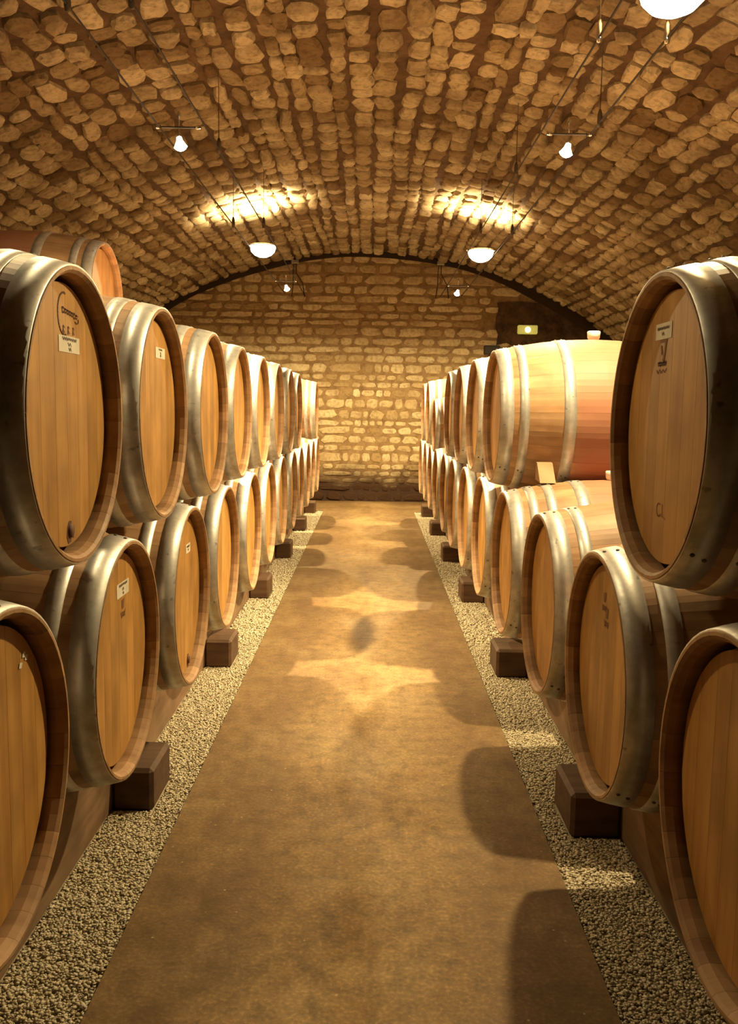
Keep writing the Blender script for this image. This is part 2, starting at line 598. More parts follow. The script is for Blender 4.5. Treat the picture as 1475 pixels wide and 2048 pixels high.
def place_stones(specs, variants, mat, parent, hidden, limit=300):
    """specs: (position, x axis, y axis, z axis, size x, y, z); the largest in the photograph become parts, the rest one part of kind stuff"""
    scored = []
    for i, s in enumerate(specs):
        u, v, z = project(s[0])
        vis = z > 0.3 and -20 < u < 1495 and -20 < v < 2060 and not hidden(u, v)
        cosv = abs(np.dot((np.array(s[0]) - np.array((0, 0, CAM_H))) / max(z, .1), np.array(s[3])))
        scored.append((-(s[4] * s[5] * cosv / z ** 2) if vis else 0.0, i))
    scored.sort()
    single = set(i for sc_, i in scored[:limit] if sc_ < 0)
    meshes = stone_meshes(variants, 'stone', mat)
    Vs, Fs, Ts, nv = [], [], [], 0
    r = random.Random(len(specs))
    for i, (p, ax, ay, az, sx, sy, sz) in enumerate(specs):
        k = r.randrange(len(variants))
        R = np.column_stack((np.array(ax) * sx, np.array(ay) * sy, np.array(az) * sz))
        if i in single:
            mw = Matrix(((*R[0], p[0]), (*R[1], p[1]), (*R[2], p[2]), (0, 0, 0, 1)))
            inst('stone', meshes[k], parent, mw)
        else:
            v, f = variants[k]
            Vs.append(v @ R.T + np.array(p)); Fs.append(f + nv); nv += len(v)
            Ts.append(np.full(len(v), r.random()))
    if Vs:
        me = numpy_mesh('small_stones', np.vstack(Vs), np.vstack(Fs), mat, np.concatenate(Ts))
        o = inst('small_stones', me, parent)
        o['kind'] = 'stuff'
    return len(single), len(Vs)


# vault stones: courses run along the cellar
specs = []
r = random.Random(11)
s = -amax * V_R + 0.05
row = 0
while s < amax * V_R - 0.05:
    wd = r.uniform(0.095, 0.165)
    y = 1.2 + r.uniform(0, .2)
    ph, amp = r.uniform(0, 6), r.uniform(0.008, 0.026)
    while y < V_END - 0.05:
        ln = min(r.choice((r.uniform(.11, .2), r.uniform(.15, .34))), V_END - y)
        yc = y + ln / 2
        sc_ = s + wd / 2 + amp * math.sin(yc * 2.1 + ph)
        a = sc_ / V_R
        n_in = np.array((-math.sin(a), 0, -math.cos(a)))
        t = np.array((-math.cos(a), 0, math.sin(a)))
        yy = np.array((0, 1.0, 0))
        j = r.uniform(-.16, .16)
        ax = t * math.cos(j) + yy * math.sin(j)
        ay = -t * math.sin(j) + yy * math.cos(j)
        tl, tl2 = r.uniform(-.10, .10), r.uniform(-.10, .10)
        az = n_in + ax * tl + ay * tl2
        az /= np.linalg.norm(az)
        g = r.uniform(0.000, 0.014)
        g2 = r.uniform(0.000, 0.015)
        h = r.uniform(0.014, 0.05)
        specs.append(((V_XC + V_R * math.sin(a), yc, V_ZC + V_R * math.cos(a)), ax, ay, az, max(wd - g, .05) * r.uniform(.86, 1.10), max(ln - g2, .06), h))
        y += ln
    s += wd
    row += 1


def hid_ceiling(u, v):
    return v > 500


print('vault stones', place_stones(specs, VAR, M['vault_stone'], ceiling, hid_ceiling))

# end wall: level courses, with a blocked doorway of smaller rubble in the middle
specs = []
r = random.Random(5)
z = 0.0
X_, Z_ = np.array((1.0, 0, 0)), np.array((0, 0, 1.0))
OUT = np.array((0, -1.0, 0))
DARK_SLAB = (1.62, 3.3, 2.10, 2.65)
while z < 3.3:
    hh = r.uniform(0.085, 0.155)
    x = -3.3 + r.uniform(0, .2)
    while x < 3.5:
        inf = -0.48 < x < 0.38 and z < 1.75
        ln = r.uniform(.09, .22) if inf else r.choice((r.uniform(.13, .26), r.uniform(.22, .50)))
        xc, zc = x + ln / 2, z + hh / 2
        x += ln
        if math.hypot(xc - V_XC, zc - V_ZC) > V_R + 0.02: continue
        if DARK_SLAB[0] < xc < DARK_SLAB[1] and DARK_SLAB[2] - .02 < zc < DARK_SLAB[3] + .02: continue
        j = r.uniform(-.03, .03) * (3 if inf else 1)
        ax = X_ * math.cos(j) + Z_ * math.sin(j)
        az_ = -X_ * math.sin(j) + Z_ * math.cos(j)
        g = r.uniform(0.008, 0.02)
        out = OUT + ax * r.uniform(-.05, .05) + az_ * r.uniform(-.1, .1)
        out /= np.linalg.norm(out)
        hgt = r.uniform(0.004, 0.013) if inf else r.uniform(0.008, 0.026)
        specs.append(((xc, WALL_Y, zc), ax, az_, out, max(ln - g, .05), (hh - r.uniform(.008, .022)) * (r.uniform(.75, 1.1) if inf else r.uniform(.9, 1.0)), hgt))
    z += hh


def hid_wall(u, v):
    if v > 1003: return True
    if v > 700 and (u < 640 - max(0, (760 - v)) * 1.2 or u > 845 + max(0, (760 - v)) * 2): return True
    return u < 335 or u > 1215


print('wall stones', place_stones(specs, VARW, M['wall_stone'], wall_back, hid_wall))


# ------------------------------------------------------------------ gravel
BLOCK_Y = {-1: (2.645, 4.19, 5.76, 7.345, 9.0, 10.56), 1: (2.515, 4.10, 5.735, 7.295, 8.825, 10.36)}
BLOCKS = [(-.785, -.656, y, y + .24) for y in BLOCK_Y[-1]] + [(.605, .755, y, y + .24) for y in BLOCK_Y[1]]


def gravel(name, x0, x1, y0, y1, seed, label):
    rg = np.random.default_rng(seed)
    # chips of stone: a squashed cube of eight jittered corners, twelve triangles each; finer near the camera, where they can be told apart
    ico = np.array([(i, j, k) for i in (-1, 1) for j in (-1, 1) for k in (-1, 1)], float) * .62
    fac = np.array([(0, 1, 3), (0, 3, 2), (4, 6, 7), (4, 7, 5), (0, 4, 5), (0, 5, 1), (2, 3, 7), (2, 7, 6), (0, 2, 6), (0, 6, 4), (1, 5, 7), (1, 7, 3)])
    nv = 8
    n = int((x1 - x0) * 3.9 / 0.000034)
    n2 = int((x1 - x0) * (y1 - 4.7) / 0.000075)
    px = rg.uniform(x0, x1, n + n2)
    py = np.concatenate((rg.uniform(y0, 4.7, n), rg.uniform(4.7, y1, n2)))
    big = np.concatenate((np.ones(n), np.full(n2, 1.5)))
    for (bx0, bx1, by0, by1) in BLOCKS:
        k_ = ~((px > bx0 - .004) & (px < bx1 + .004) & (py > by0 - .004) & (py < by1 + .004))
        px, py, big = px[k_], py[k_], big[k_]
    n = len(px)
    edge = 0.006 * np.sin(py * 31) + 0.005 * np.sin(py * 83 + 1)
    side = PATH_L if x1 < 0 else PATH_R
    keep = (px < side + edge) if x1 < 0 else (px > side + edge)
    px, py, big = px[keep], py[keep], big[keep]
    n = len(px)
    sz = rg.uniform(0.0026, 0.0056, n) * big
    pz = -0.010 + rg.uniform(0, 0.004, n)
    base = ico[None] * (1 + rg.uniform(-.22, .22, (n, nv, 1)))
    asp = rg.uniform(0.65, 1.3, (n, 1, 3))
    ang = rg.uniform(0, 2 * PI, n)
    V = base * asp * sz[:, None, None]
    c, s_ = np.cos(ang)[:, None], np.sin(ang)[:, None]
    X = V[..., 0] * c - V[..., 1] * s_; Y = V[..., 0] * s_ + V[..., 1] * c
    V = np.stack((X + px[:, None], Y + py[:, None], V[..., 2] * .62 + pz[:, None]), -1).reshape(-1, 3)
    F = (fac[None] + (np.arange(n) * nv)[:, None, None]).reshape(-1, 3)
    tone = np.repeat(rg.random(n), nv)
    o = inst(name, numpy_mesh(name, V, F, M['gravel'], tone))
    tag(o, label, 'gravel', kind='stuff')


gravel('gravel', -0.782, PATH_L + .012, 0.8, GRAVEL_END, 1, 'pale pea gravel strip between the concrete path and the left barrels')
gravel('gravel', PATH_R - .012, 0.752, 0.8, GRAVEL_END, 2, 'pea gravel strip in shadow between the path and the right barrels')

# ------------------------------------------------------------------ rails and blocks
RAIL_TOP = 0.252
def rail(x0, x1, y0, y1, label):
    v, f = chamfer_box_vf(x0, x1, y0, y1, -0.013, RAIL_TOP, 0.008)
    o = fix_normals(mesh_obj('support_rail', v, f, M['rail']))
    tag(o, label, 'rail', 'long rails carrying the barrels')


rail(-0.895, -0.785, -.2, 10.8, 'brown timber rail under the left barrels, the one beside the gravel')
rail(-1.30, -1.19, -.2, 10.8, 'timber rail under the back ends of the left barrels')
rail(0.755, 0.865, -.2, 10.8, 'brown timber rail under the right barrels, the one beside the gravel')
rail(1.14, 1.25, -.2, 10.8, 'timber rail under the back ends of the right barrels')
rail(-1.83, -1.72, 3.8, 6.3, 'short timber rail under the front of the far left stack')
rail(-2.24, -2.13, 3.8, 6.3, 'short timber rail under the back of the far left stack')

ORD = ['first', 'second', 'third', 'fourth', 'fifth', 'sixth', 'seventh', 'eighth', 'ninth', 'tenth', 'eleventh', 'twelfth', 'thirteenth']
block_proto = None
for side, x0, x1, ys in ((-1, -0.785, -0.656, BLOCK_Y[-1]), (1, 0.605, 0.755, BLOCK_Y[1])):
    v, f = chamfer_box_vf(x0, x1, 0.0, 0.24, -0.013, 0.125, 0.012)
    for i, y in enumerate(ys):
        if i == 0:
            o = fix_normals(mesh_obj('wooden_block', v, f, M['block'])); block_proto = o
        else:
            o = block_proto.copy(); C.objects.link(o)
        o.location = (0, y, 0)
        end = 'nearest to the camera' if i == 0 else ('closest to the end wall' if i == 5 else ORD[i] + ' from the camera')
        tag(o, 'dark wooden block against the %s rail, on gravel, %s' % ('left' if side < 0 else 'right', end), 'block', 'wooden blocks against the rails')

# ------------------------------------------------------------------ barrels
BL, R_END, R_MID = 0.90, 0.297, 0.3555


def br(x, rend=R_END, rmid=R_MID, L=BL):
    t = abs(x - L / 2) / (L / 2)
    return rmid - (rmid - rend) * (t ** 1.9)


def stave_vf(a0, a1, rend=R_END, rmid=R_MID, L=BL, k=1.0):
    xs = [0, .006, .02, .04, .11, .22, .34, .45]
    xs = [x * L / .9 for x in xs]
    xs = xs + [L - x for x in reversed(xs[:-1])]
    v, f = [], []
    am = (a0 + a1) / 2
    a0 += 0.0009; a1 -= 0.0009
    for x in xs:
        e = min(x, L - x)
        ro = br(x, rend, rmid, L) - (0.0025 if e < .003 else 0)
        if e < .003: ri = ro - 0.006
        elif e < .012: ri = ro - 0.016
        elif e < .03: ri = ro - 0.024
        else: ri = ro - 0.027
        q = 0.9994
        for (rr, a) in ((ro * q, a0), (ro, a0 * .66 + a1 * .34), (ro, a0 * .34 + a1 * .66), (ro * q, a1), (ri, a1), (ri, am), (ri, a0)):
            v.append((x, rr * math.cos(a), rr * math.sin(a)))
    n = 7
    for i in range(len(xs) - 1):
        for kk in range(n):
            k2 = (kk + 1) % n
            f.append((i * n + kk, i * n + k2, (i + 1) * n + k2, (i + 1) * n + kk))
    f.append(tuple(reversed(range(n))))
    f.append(tuple(range((len(xs) - 1) * n, len(xs) * n)))
    return v, f


def hoop_vf(x0, x1, rend=R_END, rmid=R_MID, L=BL, n=56):
    e = 0.0022
    prof = []
    for x, d in ((x0, -.002), (x0, e), ((x0 + x1) / 2, e + .0006), (x1, e), (x1, -.002)):
        prof.append((br(x, rend, rmid, L) + d, x))
    return lathe_vf(prof, n, False, 'X')


def board_vf(y0, y1, r_, x0=0.034, x1=0.046):
    v = []
    k = 6
    ring = []
    for i in range(k + 1):
        y = y0 + (y1 - y0) * i / k
        ring.append((y, math.sqrt(max(r_ * r_ - y * y, 1e-6))))
    ring += [(y, -z) for y, z in reversed(ring)]
    n = len(ring)
    v = [(x0 + .0004, y, z) for y, z in ring]
    cy = (y0 + y1) / 2
    ins = [(cy + (y - cy) * (1 - .0006 / max(1e-3, (y1 - y0) / 2)), z * .998) for y, z in ring]
    v += [(x0, y, z) for y, z in ins] + [(x1, y, z) for y, z in ring]
    f = [tuple(range(n, 2 * n))]
    for i in range(n):
        j = (i + 1) % n
        f.append((i, j, n + j, n + i))
        f.append((2 * n + i, 2 * n + j, j, i))
    return v, f


HOOPS6 = ((.002, .058), (.084, .122), (.266, .315))
HOOPS8 = ((.002, .058), (.080, .116), (.150, .190), (.268, .318))


def mirror_hoops(h, L=BL):
    return list(h) + [(L - b, L - a) for a, b in h]


def make_proto(seed, hoops, rend=R_END, rmid=R_MID, L=BL, scale_end=1.0):
    """builds the meshes of one cooper's pattern; returned as a list of part specs shared by all barrels of that pattern"""
    r = random.Random(seed)
    parts = []
    ws = [r.uniform(.75, 1.3) for _ in range(30)]
    tot = sum(ws)
    a = PI / 2 - ws[0] / tot * PI       # the wide bung stave sits on top
    for q in ws:
        a1 = a + q / tot * 2 * PI
        v, f = stave_vf(a, a1, rend, rmid, L)
        me = bpy.data.meshes.new('stave'); me.from_pydata(v, [], f); me.materials.append(M['stave'])
        parts.append(('stave', me, []))
        a = a1
    for (x0, x1) in mirror_hoops(hoops, L):
        v, f = hoop_vf(x0, x1, rend, rmid, L)
        me = bpy.data.meshes.new('hoop'); me.from_pydata(v, [], f); me.materials.append(M['hoop'])
        me.polygons.foreach_set('use_smooth', [True] * len(me.polygons))
        sub = []
        if x0 < L * .4:
            xm = (x0 + x1) / 2
            for dx, da in ((-.25, -.02), (.25, .02), (-.2, 2.3), (.2, 2.33)):
                xx = xm + dx * (x1 - x0); aa = PI / 2 + da + .06
                rv, rf = lathe_vf([(.005, 0), (.0042, .0026), (.0016, .004), (.0001, .0041)], 8)
                mt = Matrix.Translation((xx, (br(xx, rend, rmid, L) + .0018) * math.cos(aa), (br(xx, rend, rmid, L) + .0018) * math.sin(aa))) @ Matrix.Rotation(aa - PI / 2, 4, 'X')
                me2 = bpy.data.meshes.new('rivet'); me2.from_pydata([mt @ Vector(p) for p in rv], [], rf); me2.materials.append(M['rivet'])
                sub.append(('rivet', me2))
        parts.append(('hoop', me, sub))
    rh = rend - .028
    nb = r.choice((7, 8, 8, 9))
    cuts = [-(rh - .0035) * .995]
    wsb = [r.uniform(.8, 1.25) for _ in range(nb)]
    for q in wsb: cuts.append(cuts[-1] + q / sum(wsb) * (rh - .0035) * 1.99)
    v, f = lathe_vf([(.001, .047), (rh, .047), (rh, .052), (.001, .052)], 40, False, 'X')
    me = bpy.data.meshes.new('head'); me.from_pydata(v, [], f); me.materials.append(M['head'])
    boards = []
    for i in range(nb):
        v, f = board_vf(cuts[i], cuts[i + 1], rh - .0035)
        mb = bpy.data.meshes.new('board'); mb.from_pydata(v, [], f); mb.materials.append(M['head'])
        boards.append(('board', mb))
    parts.append(('head', me, boards))
    v, f = lathe_vf([(.001, L - .045), (rh, L - .045), (rh, L - .055), (.001, L - .055)], 40, False, 'X')
    me = bpy.data.meshes.new('rear_head'); me.from_pydata(v, [], f); me.materials.append(M['head'])
    parts.append(('rear_head', me, []))
    v, f = lathe_vf([(.0001, rmid - .012), (.024, rmid - .012), (.024, rmid + .006), (.027, rmid + .006), (.030, rmid + .034), (.027, rmid + .038), (.0001, rmid + .038)], 18)
    me = bpy.data.meshes.new('bung'); me.from_pydata([(x + L / 2 + .005, y, z) for x, y, z in v], [], f); me.materials.append(M['silicone'])
    me.polygons.foreach_set('use_smooth', [True] * len(me.polygons))
    parts.append(('bung', me, []))
    # every mesh: outward normals
    import bmesh
    for nm, me, sub in parts:
        for mm in [me] + [s_[1] for s_ in sub]:
            bm = bmesh.new(); bm.from_mesh(mm)
            bmesh.ops.remove_doubles(bm, verts=bm.verts, dist=1e-6)
            bmesh.ops.recalc_face_normals(bm, faces=bm.faces); bm.to_mesh(mm); bm.free()
    return parts


PROTO = [make_proto(1, HOOPS6), make_proto(2, HOOPS6), make_proto(3, HOOPS8), make_proto(4, HOOPS6)]
SMALL_R, SMALL_E, SMALL_L = 0.272, 0.232, 0.70
PROTO_SMALL = make_proto(5, ((.004, .05), (.072, .106), (.215, .255)), SMALL_E, SMALL_R, SMALL_L)


def barrel(side, xfront, y, zc, label, group, proto=0, rivets=False, parts=None, rmid=R_MID, name='wine_barrel', bung=True):
    """side -1: left row, head facing +X; side +1: right row, head facing -X"""
    L = BL if parts is None else SMALL_L
    parts = parts or PROTO[proto]
    root = empty(name, (xfront, y, zc - rmid), PI if side < 0 else 0.0)
    tag(root, label, 'barrel', group)
    up_ = Matrix.Translation((0, 0, rmid))
    head = None
    for nm, me, sub in parts:
        if nm == 'bung' and not bung: continue
        o = bpy.data.objects.new(nm, me)
        o.location = (0, 0, rmid)
        link(o, root)
        if nm == 'head': head = o
        for snm, sme in sub:
            if snm == 'rivet' and not rivets: continue
            link(bpy.data.objects.new(snm, sme), o)
    return root, head


RX_U, RX_L, LX_U, LX_L = 0.5446, 0.5525, -0.5876, -0.5907
ZU, ZL = CAM_H - 0.0295, CAM_H - 0.6355
ZTOP = ZU + 0.606
SP = 0.79
heads = {}
G = {'LL': 'barrels of the left row, bottom tier', 'LU': 'barrels of the left row, upper tier', 'RL': 'barrels of the right row, bottom tier', 'RU': 'barrels of the right row, upper tier'}

LL_Y = [1.43] + [2.202] + [2.1793 + SP * k for k in range(1, 11)]
extra = {0: 'cut by the picture edge, pale flakes on its head', 1: 'white paper label over a burnt mark on its head', 2: 'dark tap hole low on its head and a worn label'}
for i, y in enumerate(LL_Y):
    if i in extra: lab = 'oak barrel, left bottom tier, ' + extra[i]
    elif i == len(LL_Y) - 1: lab = 'oak barrel in the left bottom tier, last one before the end wall'
    else: lab = 'oak barrel in the left bottom tier, %s from the camera' % ORD[i]
    heads['LL', i] = barrel(-1, LX_L + rnd.uniform(-.006, .006), y, ZL, lab, G['LL'], (i * 3 + 1) % 4 if i != 2 else 0, i < 5)[1]
LU_Y = [1.826] + [2.582 + SP * k for k in range(0, 7)] + [9.69]
extra = {0: 'large, with curly burnt lettering and white label', 1: 'pale label, the one behind the barrel with curly lettering'}
for i, y in enumerate(LU_Y):
    if i in extra: lab = 'oak barrel, left upper tier, ' + extra[i]
    elif i == len(LU_Y) - 1: lab = 'oak barrel alone after the gap at the far end of the left upper tier'
    else: lab = 'oak barrel in the left upper tier, %s from the camera' % ORD[i]
    heads['LU', i] = barrel(-1, LX_U + (rnd.uniform(-.006, .006) if i else 0), y, ZU + (.004 if i < 2 else 0), lab, G['LU'], (i * 3 + 2) % 4 if i > 1 else (1, 3)[i], i < 5)[1]
RL_Y = [2.138 + SP * k for k in range(-1, 11)]
extra = {0: 'cut by the right picture edge under the big upper barrel', 1: 'bright galvanised head hoop beside the nearest dark block', 2: 'three shining hoops seen under the empty upper places', 3: 'four pale hoops, under the upper barrel with the white bung'}
for i, y in enumerate(RL_Y):
    if i in extra: lab = 'oak barrel, right bottom tier, ' + extra[i]
    elif i == len(RL_Y) - 1: lab = 'oak barrel in the right bottom tier, last one before the end wall'
    else: lab = 'oak barrel in the right bottom tier, %s from the camera' % ORD[i]
    heads['RL', i] = barrel(1, RX_L + rnd.uniform(-.005, .005), y, ZL, lab, G['RL'], 2 if i == 3 else (i % 2) * 3, i < 6)[1]
RU_Y = [1.76, 4.125, 4.915, 5.705, 6.495, 8.855, 9.645]
extra = {0: 'large and close, pencilled letters low on its head', 1: 'whole side and white bung showing beyond the empty places', 5: 'behind the small barrel', 6: 'last one before the end wall'}
for i, y in enumerate(RU_Y):
    if i in extra: lab = 'oak barrel, right upper tier, ' + extra[i]
    else: lab = 'oak barrel, right upper tier, %s behind the one with the white bung' % ORD[i - 2]
    heads['RU', i] = barrel(1, RX_U, y, ZU, lab, G['RU'], (0, 3, 1, 0, 3, 1, 0)[i], i < 4)[1]
small, sh_ = barrel(1, 0.555, 8.063, ZL + math.sqrt((R_MID + SMALL_R) ** 2 - .395 ** 2) + .006, 'half-size oak barrel low in a gap of the right upper tier', G['RU'], parts=PROTO_SMALL, rmid=SMALL_R, name='small_wine_barrel')
# far left stack behind the left row
barrel(-1, -1.46, 5.03, ZTOP, 'oak barrel on the third tier, high at the left under the vault', 'barrels of the second left stack', 1, True, bung=False)
for y in (4.635, 5.425):
    barrel(-1, -1.52, y, ZU, 'oak barrel under the third tier barrel, far left stack, %s one' % ('nearer' if y < 5 else 'farther'), 'barrels of the second left stack', 3)
for k, y in enumerate((4.24, 5.03, 5.82)):
    barrel(-1, -1.52, y, ZL, 'oak barrel on the rails of the second left stack, %s of three' % ORD[k], 'barrels of the second left stack', k % 2)


# ---- print on the heads. viewer's right is local -Y, up is local +Z, head face at x = 0.034
def flat(name, pts2d, parent, mat, off=0.0008):
    """pts2d: list of polygons in (right, up) metres"""
    v, f = [], []
    for poly in pts2d:
        b = len(v)
        v += [(0.034 - off, -p[0], p[1]) for p in poly]
        f.append(tuple(range(b, b + len(poly))))
    return mesh_obj(name, v, f, mat, parent)


def rect(x0, x1, y0, y1):
    return [(x0, y0), (x1, y0), (x1, y1), (x0, y1)]


def strokes(pts, wd):
    out = []
    for (x0, y0), (x1, y1) in zip(pts[:-1], pts[1:]):
        d = math.hypot(x1 - x0, y1 - y0) or 1e-6
        nx, ny = -(y1 - y0) / d * wd / 2, (x1 - x0) / d * wd / 2
        ex, ey = (x1 - x0) / d * wd * .3, (y1 - y0) / d * wd * .3
        out.append([(x0 + nx - ex, y0 + ny - ey), (x0 - nx - ex, y0 - ny - ey), (x1 - nx + ex, y1 - ny + ey), (x1 + nx + ex, y1 + ny + ey)])
    return out


def arc(cx, cy, rx, ry, a0, a1, n=14):
    return [(cx + rx * math.cos(math.radians(a0 + (a1 - a0) * i / n)), cy + ry * math.sin(math.radians(a0 + (a1 - a0) * i / n))) for i in range(n + 1)]


def scribble(x0, x1, y0, y1, n, seed):
    r_ = random.Random(seed)
    p = []
    for i in range(n):
        p.append((x0 + (x1 - x0) * i / (n - 1), (y0 if i % 2 else y1) + r_.uniform(-.15, .15) * (y1 - y0)))
    return p


def sticker(key, x0, x1, y0, y1, rows, tint='paper'):
    h = heads[key]
    s_ = flat('label_sticker', [rect(x0, x1, y0, y1)], h, M[tint], .0009)
    s_['label'] = 'white paper label'
    polys = []
    W_, H_ = x1 - x0, y1 - y0
    for (fx0, fx1, fy, fh) in rows:
        polys += strokes(scribble(x0 + fx0 * W_, x0 + fx1 * W_, y0 + (fy - fh / 2) * H_, y0 + (fy + fh / 2) * H_, max(4, int((fx1 - fx0) * 26)), int(fx0 * 100 + fy * 77)), .0024)
    o = flat('label_print', polys, h, M['ink'], .0014)
    o['label'] = 'dark printed lines'


ROWS = [(.18, .85, .82, .16), (.43, .58, .5, .18), (.46, .58, .2, .16)]
sticker(('LU', 0), -.031, .095, .129, .162, ROWS)
sticker(('LU', 1), .017, .132, .161, .192, [(.3, .7, .82, .14), (.46, .56, .5, .2), (.46, .56, .25, .16)])
sticker(('LL', 1), -.009, .101, .150, .187, ROWS)
sticker(('LL', 2), .030, .102, .134, .166, [(.2, .8, .7, .16), (.4, .6, .35, .16)])
sticker(('RU', 0), -.100, -.003, .176, .208, [(.1, .85, .68, .14), (.4, .55, .35, .2)])
# curly burnt lettering on the nearest left barrel: a tall C whose foot runs under a word, and three small marks
pl = strokes(arc(.042, .211, .034, .042, 75, 285, 20), .0042)
wx = .030
for i in range(7):
    cx = .036 + i * .0125
    hgt = .010 if i in (0, 5) else .0065
    pl += strokes(arc(cx, .2185 - i * .0012, .0045, hgt * .6, 20, 340, 9), .0028)
pl += strokes([(.030, .2235), (.075, .219), (.122, .2135)], .0022)
pl += strokes(arc(.112, .2035, .011, .0055, 200, 400, 10), .003)
pl = [[(x * 1.08 - .040, z - .006) for x, z in q] for q in pl]
b_ = flat('burnt_brand', pl, heads['LU', 0], M['brand']); b_['label'] = 'curly burnt lettering with a tall initial'
pl = []
for cx in (.034, .062, .090):
    pl += strokes([(cx - .004, .170), (cx - .003, .185), (cx + .004, .182)], .0034) + strokes([(cx - .003, .177), (cx + .005, .172)], .003)
b_ = flat('burnt_brand', [[(x * 1.05 - .034, z - .004) for x, z in q] for q in pl], heads['LU', 0], M['brand'])
# emblem and two lines on the right one, letters pencilled below
em = [[(-.056, .178), (-.012, .178), (-.014, .172), (-.056, .173)], [(-.026, .172), (-.015, .172), (-.026, .136), (-.040, .136), (-.030, .152)], [(-.052, .166), (-.045, .168), (-.038, .152), (-.044, .146)]]
em = [[(x - .014, z - .003) for x, z in q] for q in em]
flat('burnt_brand', em, heads['RU', 0], M['brand'])['label'] = 'burnt emblem over two short lines'
pl = strokes(scribble(-.064, -.014, .127, .1345, 15, 3), .0032) + strokes([(-.064, .1325), (-.014, .1325)], .003)
pl += strokes(scribble(-.072, -.010, .113, .1195, 7, 4), .0026)
pl = [[(x - .014, z - .003) for x, z in q] for q in pl]
flat('burnt_brand', pl, heads['RU', 0], M['brand'])
pl = strokes(arc(-.026, -.163, .013, .013, 60, 330, 14), .0026) + strokes([(-.006, -.150), (-.005, -.174), (.016, -.177)], .0026)
flat('pencil_letters', pl, heads['RU', 0], M['pencil'])['label'] = 'pencilled letters CL'
# marks on the others
for key, x, z in ((('LL', 1), .048, .122), (('RL', 1), -.03, .175), (('RL', 1), -.005, .14)):
    pl = [[(x - .012, z + .018), (x + .012, z + .022), (x + .006, z - .004), (x - .012, z - .006)]] + strokes(scribble(x - .022, x + .018, z - .026, z - .012, 7, 9), .004)
    flat('burnt_brand', pl, heads[key], M['brand'])
# tap holes plugged low on two heads, with a dark run below
for key, x, z in ((('LU', 0), .014, -.236), (('LL', 2), .052, -.238)):
    v, f = lathe_vf([(.0001, .029), (.013, .029), (.015, .033), (.015, .036)], 16, False, 'X')
    o = mesh_obj('tap_peg', [(a_, b_2 - x, c_ + z) for a_, b_2, c_ in v], f, M['peg'], heads[key], True)
    o['label'] = 'dark wooden peg in the tap hole'
    fix_normals(o)
    flat('wine_run', [[(x - .017, z + .008), (x - .022, z - .010), (x - .014, z - .026), (x + .004, z - .024), (x + .006, z - .014), (x + .022, z - .018), (x + .014, z + .002), (x + .006, z + .020), (x - .008, z + .021)]], heads[key], M['peg'])
for j, (x, z) in enumerate(((.140, .165), (.167, .173), (.156, .181))):
    flat('paper_flake', [[(x - .008, z - .004), (x + .004, z - .006), (x + .009, z + .003), (x - .003, z + .006)]], heads['LL', 0], M['paper'], .0015)

# wedges that stop the lone upper barrel from rolling
def wedge(x0, x1, y, z, rx, label):
    prof = [(-.055, 0), (.06, 0), (.06, .075), (.035, .075)]
    v = [(x0, a_, b_2) for a_, b_2 in prof] + [(x1, a_, b_2) for a_, b_2 in prof]
    f = [(0, 1, 2, 3), (7, 6, 5, 4)] + [(i, i + 4, (i + 1) % 4 + 4, (i + 1) % 4) for i in range(4)]
    o = fix_normals(mesh_obj('wooden_wedge', v, f, M['wedge']))
    o.location = (0, y, z); o.rotation_euler = (rx, 0, 0)
    tag(o, label, 'wedge')


wedge(0.70, 0.765, 3.745, ZL + R_MID - .012, 0.05, 'pale wooden wedge between two hoops, under the barrel with the white bung')

# ------------------------------------------------------------------ end wall fittings
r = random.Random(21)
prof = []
for t in np.linspace(0, 1, 14): prof.append((DARK_SLAB[0] + (DARK_SLAB[1] - DARK_SLAB[0]) * t, DARK_SLAB[3] + r.uniform(-.012, .012)))
for t in np.linspace(0, 1, 14): prof.append((DARK_SLAB[1] - (DARK_SLAB[1] - DARK_SLAB[0]) * t, DARK_SLAB[2] + r.uniform(-.03, .03)))
for t in np.linspace(0.12, .88, 7): prof.append((DARK_SLAB[0] + .02 * math.sin(t * 9) + r.uniform(-.008, .008), DARK_SLAB[2] + (DARK_SLAB[3] - DARK_SLAB[2]) * t))
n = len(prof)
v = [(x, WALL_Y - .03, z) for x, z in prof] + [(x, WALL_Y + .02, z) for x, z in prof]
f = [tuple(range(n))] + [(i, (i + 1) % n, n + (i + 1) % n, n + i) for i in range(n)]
tag(fix_normals(mesh_obj('trim_2', v, f, M['wall_slab'])), kind='structure')  # dark slab with a ragged outline set in the end wall
ex = empty('emergency_light', (2.02, WALL_Y - .03, 2.24))
tag(ex, 'small glowing yellow-green emergency light on the dark slab of the end wall', 'emergency light')
v, f = chamfer_box_vf(-.13, .13, -.06, 0, 0, .115, .012)
fix_normals(mesh_obj('cover', v, f, M['exit_body'], ex))
v, f = lathe_vf([(.0001, -.075), (.022, -.073), (.036, -.063), (.04, -.055)], 16)
fix_normals(mesh_obj('bulb', [(x, z, y + .055) for x, y, z in v], f, M['exit_lamp'], ex, True))
v, f = chamfer_box_vf(1.46, 1.66, WALL_Y - .10, WALL_Y - .005, 1.97, 2.085, .008)
tag(fix_normals(mesh_obj('junction_box', v, f, M['black'])), 'small black box on the end wall just above the right upper barrels', 'box')

